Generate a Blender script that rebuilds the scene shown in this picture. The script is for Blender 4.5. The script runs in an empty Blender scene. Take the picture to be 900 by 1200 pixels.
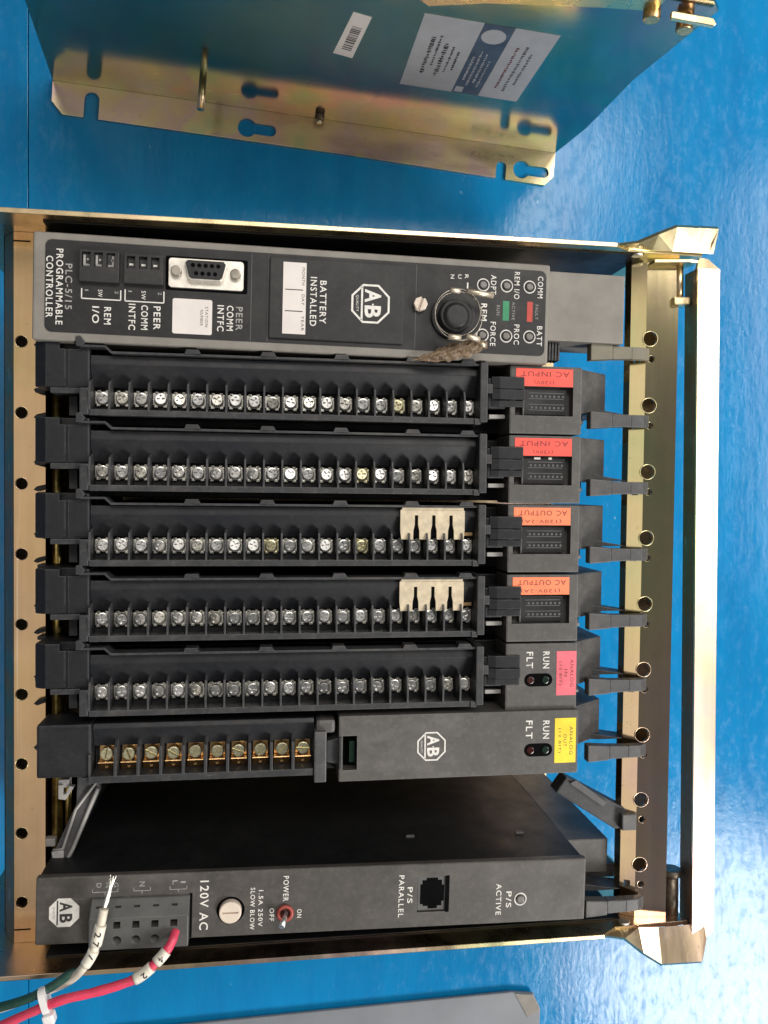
import bpy, bmesh, math, random
from mathutils import Matrix, Vector
random.seed(7)
S = 0.001                       # all shapes below are written in millimetres
scene = bpy.context.scene
COL = scene.collection

# ------------------------------------------------------------------ camera
cd = bpy.data.cameras.new('camera'); cam = bpy.data.objects.new('camera', cd); COL.objects.link(cam)
cd.sensor_fit = 'VERTICAL'; cd.sensor_height = 36.0; cd.lens = 28.8
cd.clip_start = 0.01; cd.clip_end = 50
R = Matrix(((0.98959901, -0.00748222, -0.14365871), (0.01154674, 0.99955566, 0.02748003), (0.14338926, -0.028853, 0.98924568)))
cam.matrix_world = Matrix.Translation((0, 0, 0.51615)) @ R.to_4x4()
scene.camera = cam

# ------------------------------------------------------------------ light
w = bpy.data.worlds.new('World'); scene.world = w; w.use_nodes = True
bg = w.node_tree.nodes['Background']; bg.inputs[0].default_value = (0.92, 0.96, 1.0, 1); bg.inputs[1].default_value = 0.13
def area(name, loc, target, sx, sy, power, col):
    l = bpy.data.lights.new(name, 'AREA'); l.shape = 'RECTANGLE'; l.size = sx; l.size_y = sy; l.energy = power; l.color = col
    o = bpy.data.objects.new(name, l); COL.objects.link(o); o.location = loc
    o.rotation_euler = (Vector(target) - Vector(loc)).to_track_quat('-Z', 'Y').to_euler(); return o
area('window_light', (1.30, -1.36, 1.50), (0.05, -0.1, 0.1), 0.7, 0.7, 40, (1.0, 0.97, 0.92))
area('side_window_light', (1.75, 0.35, 1.62), (0.05, 0.0, 0.1), 1.3, 0.6, 21, (1.0, 0.97, 0.92))
area('far_window_light', (0.38, 1.10, 2.05), (0.0, 0.1, 0.1), 1.4, 0.6, 24, (1.0, 0.94, 0.86))
area('ceiling_light', (-0.72, -0.30, 2.2), (-0.72, -0.30, 0.0), 0.5, 1.9, 2.6, (1.0, 0.90, 0.76)).rotation_euler = (0, 0, 0)
vs = scene.view_settings; vs.view_transform = 'Standard'; vs.look = 'None'; vs.exposure = 0.12; vs.gamma = 1.0; vs.use_curve_mapping = False

# ------------------------------------------------------------------ materials
MATS = {}
def nodes(name):
    m = bpy.data.materials.new(name); m.use_nodes = True; nt = m.node_tree
    return m, nt, nt.nodes['Principled BSDF']
def tex(nt, scale, detail=3.0, rough=0.55, stretch=(1, 1, 1), kind='ShaderNodeTexNoise', coord='Object'):
    tc = nt.nodes.new('ShaderNodeTexCoord'); mp = nt.nodes.new('ShaderNodeMapping'); mp.inputs['Scale'].default_value = stretch
    t = nt.nodes.new(kind); t.inputs['Scale'].default_value = scale
    if kind == 'ShaderNodeTexNoise': t.inputs['Detail'].default_value = detail; t.inputs['Roughness'].default_value = rough
    nt.links.new(tc.outputs[coord], mp.inputs[0]); nt.links.new(mp.outputs[0], t.inputs['Vector']); return t
def ramp(nt, src, stops):
    r = nt.nodes.new('ShaderNodeValToRGB'); e = r.color_ramp.elements
    e[0].position, e[0].color = stops[0][0], (*stops[0][1], 1); e[1].position, e[1].color = stops[-1][0], (*stops[-1][1], 1)
    for p, c in stops[1:-1]:
        k = e.new(p); k.color = (*c, 1)
    nt.links.new(src, r.inputs[0]); return r
def mixc(nt, fac, a, b):
    m = nt.nodes.new('ShaderNodeMix'); m.data_type = 'RGBA'
    for sock, v in ((m.inputs[0], fac), (m.inputs[6], a), (m.inputs[7], b)):
        if hasattr(v, 'links'): nt.links.new(v, sock)
        else: sock.default_value = v if not isinstance(v, tuple) else (*v, 1)
    return m.outputs[2]
def bump(nt, bs, h, dist, strength=0.5):
    b = nt.nodes.new('ShaderNodeBump'); b.inputs['Strength'].default_value = strength; b.inputs['Distance'].default_value = dist
    nt.links.new(h, b.inputs['Height']); nt.links.new(b.outputs[0], bs.inputs['Normal'])
def mat(name, col, rough=0.5, metal=0.0, var=0.15, scale=120, grain=0.0, dust=0.0, spec=0.5, coat=0.0, edge=0.0):
    """plain stuff with blotchy tone, roughness variation, optional moulded grain and dust"""
    m, nt, bs = nodes(name)
    n = tex(nt, scale)
    lo = tuple(c * (1 - var) for c in col); hi = tuple(min(1, c * (1 + var)) for c in col)
    out = ramp(nt, n.outputs['Fac'], [(0.3, lo), (0.7, hi)]).outputs[0]
    if dust > 0:
        d = tex(nt, 420, 5, 0.7); f = ramp(nt, d.outputs['Fac'], [(0.5, (0, 0, 0)), (0.78, (dust,) * 3)])
        out = mixc(nt, f.outputs[0], out, (0.33, 0.30, 0.26))
        sm = tex(nt, 38, 5, 0.68, (1, 1.6, 1)); f = ramp(nt, sm.outputs['Fac'], [(0.48, (0, 0, 0)), (0.74, (min(0.5, dust * 1.1),) * 3)])
        out = mixc(nt, f.outputs[0], out, (0.30, 0.27, 0.235))
        sf = tex(nt, 190, 6, 0.75, (0.16, 1, 1)); f = ramp(nt, sf.outputs['Fac'], [(0.66, (0, 0, 0)), (0.72, (min(0.6, dust * 2.2),) * 3)])
        out = mixc(nt, f.outputs[0], out, (0.30, 0.29, 0.28))
    if edge > 0:                                              # rubbed edges
        bv = nt.nodes.new('ShaderNodeBevel'); bv.samples = 4; bv.inputs['Radius'].default_value = 0.0007
        ge = nt.nodes.new('ShaderNodeNewGeometry'); dt = nt.nodes.new('ShaderNodeVectorMath'); dt.operation = 'DOT_PRODUCT'
        nt.links.new(bv.outputs[0], dt.inputs[0]); nt.links.new(ge.outputs['Normal'], dt.inputs[1])
        er = ramp(nt, dt.outputs['Value'], [(0.80, (1, 1, 1)), (0.985, (0, 0, 0))]); wn_ = ramp(nt, tex(nt, 240, 5, 0.7).outputs['Fac'], [(0.40, (0.15,) * 3), (0.62, (edge * 8,) * 3)])
        ml = nt.nodes.new('ShaderNodeMath'); ml.operation = 'MULTIPLY'; nt.links.new(er.outputs[0], ml.inputs[0]); nt.links.new(wn_.outputs[0], ml.inputs[1])
        out = mixc(nt, ml.outputs[0], out, tuple(min(1, c * 1.8 + edge * 0.8) for c in col))
    nt.links.new(out, bs.inputs['Base Color'])
    rr = ramp(nt, tex(nt, scale * 0.6, 4).outputs['Fac'], [(0.3, (max(0.03, rough - 0.07),) * 3), (0.7, (min(1, rough + 0.09),) * 3)])
    nt.links.new(rr.outputs[0], bs.inputs['Roughness'])
    bs.inputs['Metallic'].default_value = metal; bs.inputs['Specular IOR Level'].default_value = spec; bs.inputs['Coat Weight'].default_value = coat
    if grain > 0: bump(nt, bs, tex(nt, 1800, 2).outputs['Fac'], 0.0002, grain)
    MATS[name] = m; return m
GOLD = [(0.30, (0.60, 0.68, 0.34)), (0.43, (0.84, 0.71, 0.38)), (0.55, (0.86, 0.62, 0.42)), (0.64, (0.80, 0.54, 0.52)), (0.74, (0.58, 0.68, 0.50))]
TEAL = [(0.30, (0.34, 0.60, 0.46)), (0.42, (0.52, 0.62, 0.38)), (0.52, (0.36, 0.60, 0.50)), (0.62, (0.62, 0.46, 0.50)), (0.74, (0.36, 0.52, 0.58))]  # wall bloom, shifted teal to carry the blue floor's reflection in its colour
RAINBOW = [(0.30, (0.66, 0.80, 0.42)), (0.40, (0.95, 0.80, 0.42)), (0.50, (0.95, 0.68, 0.50)), (0.58, (0.90, 0.60, 0.66)), (0.66, (0.95, 0.80, 0.46)), (0.76, (0.60, 0.78, 0.58))]
def zinc(name, rough, tint=1.0, stretch=(1, 1, 1), hues=GOLD, hs=9):
    """yellow-passivated zinc: gold with pink and green bloom, faint brushing"""
    m, nt, bs = nodes(name)
    a = tex(nt, hs, 4, 0.62); b = tex(nt, 26, 4, 0.65)
    g = ramp(nt, a.outputs['Fac'], hues)
    p = ramp(nt, b.outputs['Fac'], [(0.35, (0.62, 0.50, 0.30)), (0.65, (0.88, 0.76, 0.52))])
    c = mixc(nt, 0.28, g.outputs[0], p.outputs[0])
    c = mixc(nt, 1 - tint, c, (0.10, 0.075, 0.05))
    sp = tex(nt, 340, 5, 0.7); f = ramp(nt, sp.outputs['Fac'], [(0.62, (0, 0, 0)), (0.76, (0.55,) * 3)])
    c = mixc(nt, f.outputs[0], c, (0.20, 0.14, 0.08))
    sx = tex(nt, 300, 4, 0.7, (stretch[0], 0.25*stretch[1], stretch[2])); f = ramp(nt, sx.outputs['Fac'], [(0.60, (0, 0, 0)), (0.70, (0.35,) * 3)])
    c = mixc(nt, f.outputs[0], c, (0.86, 0.80, 0.68))
    nt.links.new(c, bs.inputs['Base Color']); bs.inputs['Metallic'].default_value = 1.0
    rr = ramp(nt, tex(nt, 60, 4, 0.6, stretch).outputs['Fac'], [(0.3, (rough * 0.75,) * 3), (0.7, (rough * 1.35,) * 3)])
    nt.links.new(rr.outputs[0], bs.inputs['Roughness'])
    bump(nt, bs, tex(nt, 500, 3, 0.5, stretch).outputs['Fac'], 0.0001, 0.10)
    MATS[name] = m; return m
zinc('zinc', 0.28, 1.0, (1, 0.05, 1)); zinc('zinc_wall', 0.14, 0.62, (0.3, 1, 1), TEAL, 11); zinc('zinc_rail', 0.21, 0.66, (1, 0.04, 1), [(0.30, (0.62, 0.44, 0.20)), (0.45, (0.78, 0.50, 0.26)), (0.58, (0.70, 0.44, 0.26)), (0.72, (0.52, 0.36, 0.22))], 14); zinc('zinc_rail_shade', 0.12, 0.80, (1, 0.04, 1)); zinc('zinc_flange', 0.34, 1.0, (0.3, 1, 1), RAINBOW, 16); zinc('zinc_shade', 0.5, 0.25)  # zinc of right rail, rail lip and bar web: shade darkened into the colour
mat('black_plastic', (0.0078, 0.0088, 0.0118), 0.48, grain=0.15, dust=0.035, spec=0.4, edge=0.10)
mat('black_moulded', (0.027, 0.028, 0.031), 0.5, grain=0.25, dust=0.10, spec=0.4, edge=0.10)
mat('module_grey', (0.066, 0.063, 0.060), 0.55, grain=0.25, dust=0.14, edge=0.10)
mat('latch_grey', (0.052, 0.052, 0.055), 0.5, grain=0.2, dust=0.14, edge=0.10)
mat('window_lens', (0.030, 0.029, 0.030), 0.22)
mat('beige_grey', (0.195, 0.180, 0.160), 0.55, grain=0.25, dust=0.14, var=0.10, edge=0.10)
mat('beige_latch', (0.17, 0.155, 0.115), 0.55, grain=0.2, var=0.08)
mat('panel_black', (0.016, 0.016, 0.017), 0.45, grain=0.10, dust=0.04, spec=0.35)
mat('cover_black', (0.019, 0.019, 0.020), 0.46, grain=0.2, dust=0.04, spec=0.35)
mat('supply_grey', (0.054, 0.049, 0.045), 0.5, grain=0.2, dust=0.11, edge=0.10)
mat('supply_black', (0.006, 0.0065, 0.0075), 0.5, grain=0.15, dust=0.015, spec=0.3)
mat('pit_black', (0.003, 0.003, 0.0035), 0.9, spec=0.05)
mat('connector_grey', (0.072, 0.072, 0.070), 0.45, dust=0.06)
mat('nickel', (0.93, 0.92, 0.88), 0.38, 1.0, var=0.35, scale=900)
mat('nickel_dark', (0.72, 0.70, 0.64), 0.40, 1.0, var=0.4, scale=900)
mat('nickel_gold', (0.85, 0.72, 0.48), 0.36, 1.0, var=0.35, scale=900)
mat('brass', (0.85, 0.58, 0.20), 0.34, 1.0, var=0.35, scale=300)
mat('copper_strap', (0.80, 0.50, 0.24), 0.34, 1.0, var=0.3, scale=500)
mat('bolt_dark', (0.16, 0.13, 0.10), 0.4, 0.8, var=0.4, scale=400)
mat('tin_shell', (0.80, 0.75, 0.68), 0.36, 0.7, var=0.1, scale=400)
mat('white_print', (0.68, 0.66, 0.62), 0.6, var=0.12, scale=700)
mat('faded_print', (0.30, 0.29, 0.28), 0.6, var=0.2, scale=700)
mat('grey_print', (0.09, 0.09, 0.09), 0.6)
mat('dark_print', (0.04, 0.035, 0.035), 0.6)
mat('white_label', (0.66, 0.61, 0.58), 0.55, var=0.05, dust=0.05)
mat('plate_label', (0.38, 0.38, 0.40), 0.45, var=0.06)
mat('plate_blue', (0.05, 0.075, 0.12), 0.45, var=0.3)
mat('red_label', (0.78, 0.085, 0.06), 0.5, var=0.12, dust=0.10); mat('orange_label', (0.85, 0.22, 0.10), 0.5, var=0.12, dust=0.10)
mat('pink_label', (0.72, 0.13, 0.17), 0.5, var=0.12, dust=0.10); mat('yellow_label', (0.85, 0.62, 0.02), 0.5, var=0.12, dust=0.10)
mat('red_print', (0.13, 0.01, 0.012), 0.5); mat('red_bar', (0.42, 0.05, 0.035), 0.5); mat('green_bar', (0.02, 0.20, 0.09), 0.5)
mat('lamp_lens', (0.16, 0.15, 0.14), 0.25); mat('red_lens', (0.030, 0.005, 0.004), 0.2); mat('green_lens', (0.004, 0.017, 0.009), 0.2)
mat('cream_strap', (0.56, 0.47, 0.33), 0.5, var=0.2, dust=0.2, scale=300)
mat('red_wire', (0.68, 0.05, 0.11), 0.42, var=0.12, dust=0.12); mat('green_wire', (0.012, 0.06, 0.045), 0.45, dust=0.12); mat('white_wire', (0.64, 0.58, 0.48), 0.5, var=0.2, dust=0.2)
mat('nylon', (0.72, 0.70, 0.70), 0.35); mat('twine', (0.17, 0.115, 0.07), 0.5, var=0.4, scale=900)
mat('white_sleeve', (0.72, 0.68, 0.58), 0.5, dust=0.1); mat('key_steel', (0.72, 0.62, 0.48), 0.38, 0.75, var=0.2)
mat('wire_steel', (0.33, 0.30, 0.26), 0.35, 0.9, var=0.3); mat('panel_grey', (0.17, 0.185, 0.21), 0.45, var=0.1, scale=30, dust=0.05)
mat('guide_plastic', (0.30, 0.29, 0.28), 0.4, var=0.2, dust=0.1)
mat('red_ring', (0.34, 0.06, 0.045), 0.4); mat('fuse_cream', (0.66, 0.56, 0.47), 0.5, var=0.08)
def floor_mat():
    m, nt, bs = nodes('blue_paint')
    a = tex(nt, 5, 4); base = ramp(nt, a.outputs['Fac'], [(0.3, (0.004, 0.185, 0.43)), (0.7, (0.006, 0.235, 0.54))]).outputs[0]
    g = tex(nt, 60, 5, 0.65, (1, 0.12, 1)); f = ramp(nt, g.outputs['Fac'], [(0.38, (0.25,) * 3), (0.62, (0, 0, 0))])
    base = mixc(nt, f.outputs[0], base, (0.006, 0.10, 0.32))
    sc = tex(nt, 95, 6, 0.75, (1, 0.35, 1)); f2 = ramp(nt, sc.outputs['Fac'], [(0.685, (0, 0, 0)), (0.715, (0.75,) * 3)])
    base = mixc(nt, f2.outputs[0], base, (0.42, 0.62, 0.74))
    dk = tex(nt, 48, 5, 0.7); f3 = ramp(nt, dk.outputs['Fac'], [(0.705, (0, 0, 0)), (0.75, (0.7,) * 3)])
    base = mixc(nt, f3.outputs[0], base, (0.006, 0.035, 0.09))
    st = tex(nt, 9, 6, 0.7); f4 = ramp(nt, st.outputs['Fac'], [(0.52, (0, 0, 0)), (0.75, (0.35,) * 3)])
    base = mixc(nt, f4.outputs[0], base, (0.004, 0.11, 0.30))
    wl = tex(nt, 26, 6, 0.8, (1, 0.06, 1)); f5 = ramp(nt, wl.outputs['Fac'], [(0.68, (0, 0, 0)), (0.72, (0.35,) * 3)])
    base = mixc(nt, f5.outputs[0], base, (0.10, 0.42, 0.66))
    nt.links.new(base, bs.inputs['Base Color'])
    rr = ramp(nt, tex(nt, 170, 6, 0.72, (1, 0.5, 1)).outputs['Fac'], [(0.38, (0.12,) * 3), (0.50, (0.16,) * 3), (0.64, (0.30,) * 3)]); nt.links.new(rr.outputs[0], bs.inputs['Roughness'])
    bs.inputs['Specular IOR Level'].default_value = 0.34; t1 = tex(nt, 130, 5, 0.6, (1, 0.22, 1)); t2 = tex(nt, 330, 3, 0.6, (1, 0.6, 1))
    ad = nt.nodes.new('ShaderNodeMath'); ad.operation = 'MULTIPLY_ADD'; ad.inputs[1].default_value = 0.5
    nt.links.new(t2.outputs['Fac'], ad.inputs[0]); nt.links.new(t1.outputs['Fac'], ad.inputs[2])
    bump(nt, bs, ad.outputs[0], 0.0008, 0.20); MATS['blue_paint'] = m
floor_mat()

# ------------------------------------------------------------------ shape helpers (millimetres)
def bm_(): return bmesh.new()
def box(bm, x0, x1, y0, y1, z0, z1, b=0.0, seg=2):
    r = bmesh.ops.create_cube(bm, size=1.0, matrix=Matrix.Translation(((x0+x1)/2, (y0+y1)/2, (z0+z1)/2)) @ Matrix.Diagonal((abs(x1-x0), abs(y1-y0), abs(z1-z0), 1)))
    if b > 0:
        es = list({e for v in r['verts'] for e in v.link_edges})
        bmesh.ops.bevel(bm, geom=es, offset=b, segments=seg, affect='EDGES', profile=0.6)
    return bm
def prism(bm, pts, lo, hi, axis='z', b=0.0):
    def P(p, t):
        return {'z': (p[0], p[1], t), 'x': (t, p[0], p[1]), 'y': (p[0], t, p[1])}[axis]
    A = [bm.verts.new(P(p, lo)) for p in pts]; B = [bm.verts.new(P(p, hi)) for p in pts]; n = len(pts)
    fs = [bm.faces.new(A[::-1]), bm.faces.new(B)] + [bm.faces.new((A[i], A[(i+1) % n], B[(i+1) % n], B[i])) for i in range(n)]
    bmesh.ops.recalc_face_normals(bm, faces=fs)
    if b > 0:
        es = list({e for v in A + B for e in v.link_edges}); bmesh.ops.bevel(bm, geom=es, offset=b, segments=2, affect='EDGES', profile=0.6)
    return bm
ROT = {'z': Matrix.Identity(4), 'x': Matrix.Rotation(math.pi/2, 4, 'Y'), 'y': Matrix.Rotation(-math.pi/2, 4, 'X')}
def cyl(bm, c, r, h, axis='z', n=24, r2=None, b=0.0):
    """starts at c and runs h along the axis"""
    m = Matrix.Translation(c) @ ROT[axis] @ Matrix.Translation((0, 0, h/2))
    q = bmesh.ops.create_cone(bm, cap_ends=True, segments=n, radius1=r, radius2=r if r2 is None else r2, depth=h, matrix=m)
    fs = {f for v in q['verts'] for f in v.link_faces}
    for f in fs:
        if len(f.verts) == 4: f.smooth = True
    if b > 0:
        es = [e for e in {e for v in q['verts'] for e in v.link_edges} if any(len(f.verts) > 4 for f in e.link_faces)]
        bmesh.ops.bevel(bm, geom=es, offset=b, segments=2, affect='EDGES', profile=0.6)
    return bm
def ring(bm, c, R0, r, n=32, m=8, axis='z', tilt=(0, 0)):
    T = Matrix.Translation(c) @ ROT[axis] @ Matrix.Rotation(tilt[0], 4, 'X') @ Matrix.Rotation(tilt[1], 4, 'Y')
    g = [[bm.verts.new(T @ Vector(((R0+r*math.cos(b))*math.cos(a), (R0+r*math.cos(b))*math.sin(a), r*math.sin(b)))) for b in [2*math.pi*j/m for j in range(m)]] for a in [2*math.pi*i/n for i in range(n)]]
    for i in range(n):
        for j in range(m):
            f = bm.faces.new((g[i][j], g[(i+1) % n][j], g[(i+1) % n][(j+1) % m], g[i][(j+1) % m])); f.smooth = True
    return bm
def spline(pts, k=8):
    P = [Vector(p) for p in pts]; P = [2*P[0]-P[1]] + P + [2*P[-1]-P[-2]]; out = []
    for i in range(1, len(P)-2):
        for j in range(k):
            t = j/k; a, b, c, d = P[i-1:i+3]
            out.append(0.5*((2*b) + (c-a)*t + (2*a-5*b+4*c-d)*t*t + (3*b-a-3*c+d)*t**3))
    return out + [P[-2]]
def tube(bm, path, rad, n=12):
    path = [Vector(p) for p in path]; rings = []; up = Vector((0, 0, 1)); N = len(path)
    for i, p in enumerate(path):
        t = (path[min(i+1, N-1)] - path[max(i-1, 0)]).normalized()
        s = t.cross(up); s = s.normalized() if s.length > 1e-3 else Vector((1, 0, 0)); q = s.cross(t)
        r = rad(i/(N-1)) if callable(rad) else rad
        rings.append([bm.verts.new(p + r*(math.cos(2*math.pi*j/n)*s + math.sin(2*math.pi*j/n)*q)) for j in range(n)])
    for a, b in zip(rings, rings[1:]):
        for j in range(n):
            f = bm.faces.new((a[j], a[(j+1) % n], b[(j+1) % n], b[j])); f.smooth = True
    bm.faces.new(rings[0][::-1]); bm.faces.new(rings[-1]); bmesh.ops.recalc_face_normals(bm, faces=bm.faces[:]); return bm
def to_mesh(bm, name):
    me = bpy.data.meshes.new(name)
    bmesh.ops.scale(bm, vec=(S, S, S), verts=bm.verts[:]); bm.to_mesh(me); bm.free(); return me
def cut(bm, cutter):
    """bm minus cutter"""
    obs = []
    for b in (bm, cutter):
        me = bpy.data.meshes.new('tmp'); b.to_mesh(me); b.free(); o = bpy.data.objects.new('tmp', me); COL.objects.link(o); obs.append(o)
    md = obs[0].modifiers.new('b', 'BOOLEAN'); md.operation = 'DIFFERENCE'; md.object = obs[1]; md.solver = 'EXACT'; md.use_self = True
    dg = bpy.context.evaluated_depsgraph_get(); dg.update()
    me = bpy.data.meshes.new_from_object(obs[0].evaluated_get(dg)); out = bmesh.new(); out.from_mesh(me)
    for o in obs:
        m_ = o.data; bpy.data.objects.remove(o); bpy.data.meshes.remove(m_)
    bpy.data.meshes.remove(me); return out
def link(name, me, parent=None, loc=None, rz=0.0):
    o = bpy.data.objects.new(name, me); COL.objects.link(o)
    if parent is not None: o.parent = parent
    if loc is not None: o.location = [c*S for c in loc]
    if rz: o.rotation_euler[2] = rz
    return o
def part(name, bm, m, parent=None, loc=None, label=None):
    me = to_mesh(bm, name); me.materials.append(MATS[m]); o = link(name, me, parent, loc)
    if label: o['label'] = label
    return o
def tag(o, label, cat, group=None):
    o['label'] = label; o['category'] = cat
    if group: o['group'] = group
    return o
def thing(name, label, cat, loc=(0, 0, 0), rz=0.0, group=None):
    o = link(name, None, None, loc, rz); return tag(o, label, cat, group)
def text(parent, s, p0, read, length, up, h, m='white_print', bold=0.012, name='lettering'):
    """flat print: starts at p0 (middle of the capitals), runs along read for length mm, capitals h mm tall along up"""
    cu = bpy.data.curves.new('t', 'FONT'); cu.body = s; cu.size = 1.0; cu.offset = bold; cu.resolution_u = 3; cu.space_character = 1.18
    o = bpy.data.objects.new('t', cu); me = bpy.data.meshes.new_from_object(o); bpy.data.objects.remove(o); bpy.data.curves.remove(cu)
    xs = [v.co.x for v in me.vertices]; ys = [v.co.y for v in me.vertices]; x0, x1, y0, y1 = min(xs), max(xs), min(ys), max(ys)
    p0, read, up = Vector(p0), Vector(read).normalized(), Vector(up).normalized()
    for v in me.vertices:
        gx = (v.co.x-x0)/(x1-x0)*length; gy = ((v.co.y-y0)/(y1-y0)-0.5)*h
        v.co = (p0 + read*gx + up*gy)*S
    me.materials.clear(); me.materials.append(MATS[m]); me.name = name
    return link(name, me, parent)
DN, RT = (0, -1, 0), (1, 0, 0)
def tdown(parent, s, xc, ytop, ybot, h, z, m='white_print', bold=0.012): return text(parent, s, (xc, ytop, z), DN, ytop-ybot, RT, h, m, bold*0.6)
def octa(cx, cy, r): return [(cx+r*math.cos(math.pi/8+i*math.pi/4), cy+r*math.sin(math.pi/8+i*math.pi/4)) for i in range(8)]
def logo(parent, cx, cy, z, r, filled=False):
    """octagon badge: letters A B read downwards, a chord with tiny wording on its left"""
    if filled:
        lg = part('logo', prism(bm_(), octa(cx, cy, r*1.08), z, z+0.06), 'white_print', parent)
        zz, ink = z+0.09, 'dark_print'
    else:
        o, i = octa(cx, cy, r*1.08), octa(cx, cy, r*0.97); bm = bm_()
        O = [bm.verts.new((*p, z)) for p in o]; I = [bm.verts.new((*p, z)) for p in i]
        for k in range(8): bm.faces.new((O[k], O[(k+1) % 8], I[(k+1) % 8], I[k]))
        lg = part('logo', bm, 'white_print', parent); zz, ink = z, 'white_print'
    bm = bm_(); y = r*0.86; xc = cx-r*0.45
    v = [bm.verts.new(q) for q in ((xc-0.05*r, cy-y, zz), (xc+0.05*r, cy-y, zz), (xc+0.05*r, cy+y, zz), (xc-0.05*r, cy+y, zz))]; bm.faces.new(v)
    part('chord', bm, ink, lg)
    text(lg, 'A', (cx+0.12*r, cy+0.75*r, zz), DN, 0.68*r, RT, 0.85*r, ink, 0.03)
    text(lg, 'B', (cx+0.12*r, cy-0.09*r, zz), DN, 0.62*r, RT, 0.85*r, ink, 0.03)
    if not filled: text(lg, '·', (cx+0.12*r, cy+0.02*r, zz), DN, 0.1*r, RT, 0.1*r, ink, 0.02)
    text(lg, 'QUALITY', (cx-r*0.70, cy+0.42*r, zz), DN, 0.84*r, RT, 0.16*r, ink, 0.0)
    return lg
def sheet(pts, z0=0, t=0.1): return prism(bm_(), pts, z0, z0+t)
def rrect(x0, x1, y0, y1, r, k=4):
    out = []
    for cx, cy, a0 in ((x1-r, y1-r, 0), (x0+r, y1-r, 90), (x0+r, y0+r, 180), (x1-r, y0+r, 270)):
        for i in range(k+1):
            a = math.radians(a0+90*i/k); out.append((cx+r*math.cos(a), cy+r*math.sin(a)))
    return out

# ------------------------------------------------------------------ setting
bm = bm_(); box(bm, -3000, -140.6, -3000, 3000, -20, 0, 0.3, 2); box(bm, -140.1, 3000, -3000, 3000, -20, 0, 0.3, 2)
fl = part('floor', bm, 'blue_paint'); fl['kind'] = 'structure'
g = part('board_gap', box(bm_(), -145, -135, -3000, 3000, -30, -6), 'pit_black', fl)

# ------------------------------------------------------------------ the chassis
ch = thing('chassis', 'gold zinc-plated rack chassis holding the row of black modules', 'chassis')
YT, YB = 107.5, -198.6
def side_plate(y, s):
    """s=+1 the upper plate, -1 the lower one; front edge at z 172, ear flared outwards at the right"""
    bm = bm_(); t = 2.0*s
    prism(bm, [(-132, 2), (186, 2), (188, 120), (195, 150), (196, 165), (160, 166.4), (152, 172), (-132, 172)], y, y+t, 'y', 0.25)
    return bm
for y, s, e in ((YT, 1, 10.2), (YB, -1, 15.5)):
    sp = part('side_plate', side_plate(y, s), 'zinc', ch)
    bm = bm_(); t = 2.0*s                                   # flared ear
    xs = [(150, 0.3, 171.2, 160), (162, 2.2, 172.2, 161), (171, e*0.62, 172.2, 162.5), (180, e, 172, 163.5), (200, e+0.5, 171.5, 163.0), (198 if s > 0 else 203, e*0.45, 169.5, 163.0)]
    T = [bm.verts.new((x, y+s*o, z)) for x, o, z, _ in xs]; Bt = [bm.verts.new((x, y+s*0.2-(0 if i < 1 else -s*0.6), zb+4.2)) for i, (x, o, z, zb) in enumerate(xs)]
    T2 = [bm.verts.new((x, y+s*(o+1.5), z-1.4)) for x, o, z, _ in xs]; B2 = [bm.verts.new((x, y+s*2.1, zb+2.6)) for x, o, z, zb in xs]
    for i in range(len(xs)-1):
        for a, b in ((T, Bt), (T2, T), (B2, T2), (Bt, B2)): bm.faces.new((a[i], a[i+1], b[i+1], b[i]))
    bm.faces.new((T[-1], T2[-1], B2[-1], Bt[-1])); bm.faces.new((T[0], Bt[0], B2[0], T2[0])); bmesh.ops.recalc_face_normals(bm, faces=bm.faces[:])
    part('ear', bm, 'zinc', sp)
    part('ear_rivet', cyl(bm_(), (165, y-s*0.3, 164), 2.6, -s*0.9, 'y', 16, b=0.3), 'nickel', sp)
    part('mounting_flange', box(bm_(), -130, 184, y+(2 if s > 0 else -20), y+(20 if s > 0 else -2), 0.3, 2.2, 0.3), 'zinc', ch)
part('added_shade_panel', box(bm_(), -90, 168, YT-0.7, YT-0.15, 20, 164.5), 'supply_black', ch); part('added_shade_panel', box(bm_(), -90, 165, YB+0.15, YB+0.7, 20, 160), 'supply_black', ch)  # black panels added to keep the plates' inner sides in shade
part('back_plate', box(bm_(), -118, 184, YB, YT, 2.4, 4.4), 'zinc', ch)
# left rail: flat strip with a row of round holes and a bent-down outer lip
bm = bm_(); prism(bm, [(-106.3, 147), (-93.4, 147), (-93.4, 145.4), (-106.3, 145.4)], YB+0.1, YT-0.1, 'y')
ct = bm_()
for k in range(9): cyl(ct, (-103.2, 61.2-30.25*k, 130), 2.55, 30, 'z', 20)
for yy in (103.6, -192.8): box(ct, -114, -99.5, yy-0.35, yy+0.35, 130, 160)
part('rail_lip', prism(bm_(), [(-112.2, 139), (-106.5, 146.9), (-106.5, 145.0), (-110.9, 138)], YB+0.1, YT-0.1, 'y'), 'zinc_shade', ch)
lr = part('lower_rail', cut(bm, ct), 'zinc_rail', ch)
for k in range(9): part('hole_rim', ring(bm_(), (-103.2, 61.2-30.25*k, 146.95), 2.6, 0.16, 24, 6), 'zinc', lr)
part('outer_web', box(bm_(), -113.0, -111.5, YB+0.1, YT-0.1, 60, 137.6), 'supply_black', ch)  # zinc web coloured black, as shade seen through the rail holes
part('rail_web', box(bm_(), -95.2, -93.6, YB+0.1, YT-0.1, 20, 145.3), 'zinc_rail', ch)
part('inner_wall', box(bm_(), -84, -82.4, YB+0.1, YT-0.1, 20, 120), 'supply_black', ch)
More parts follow.
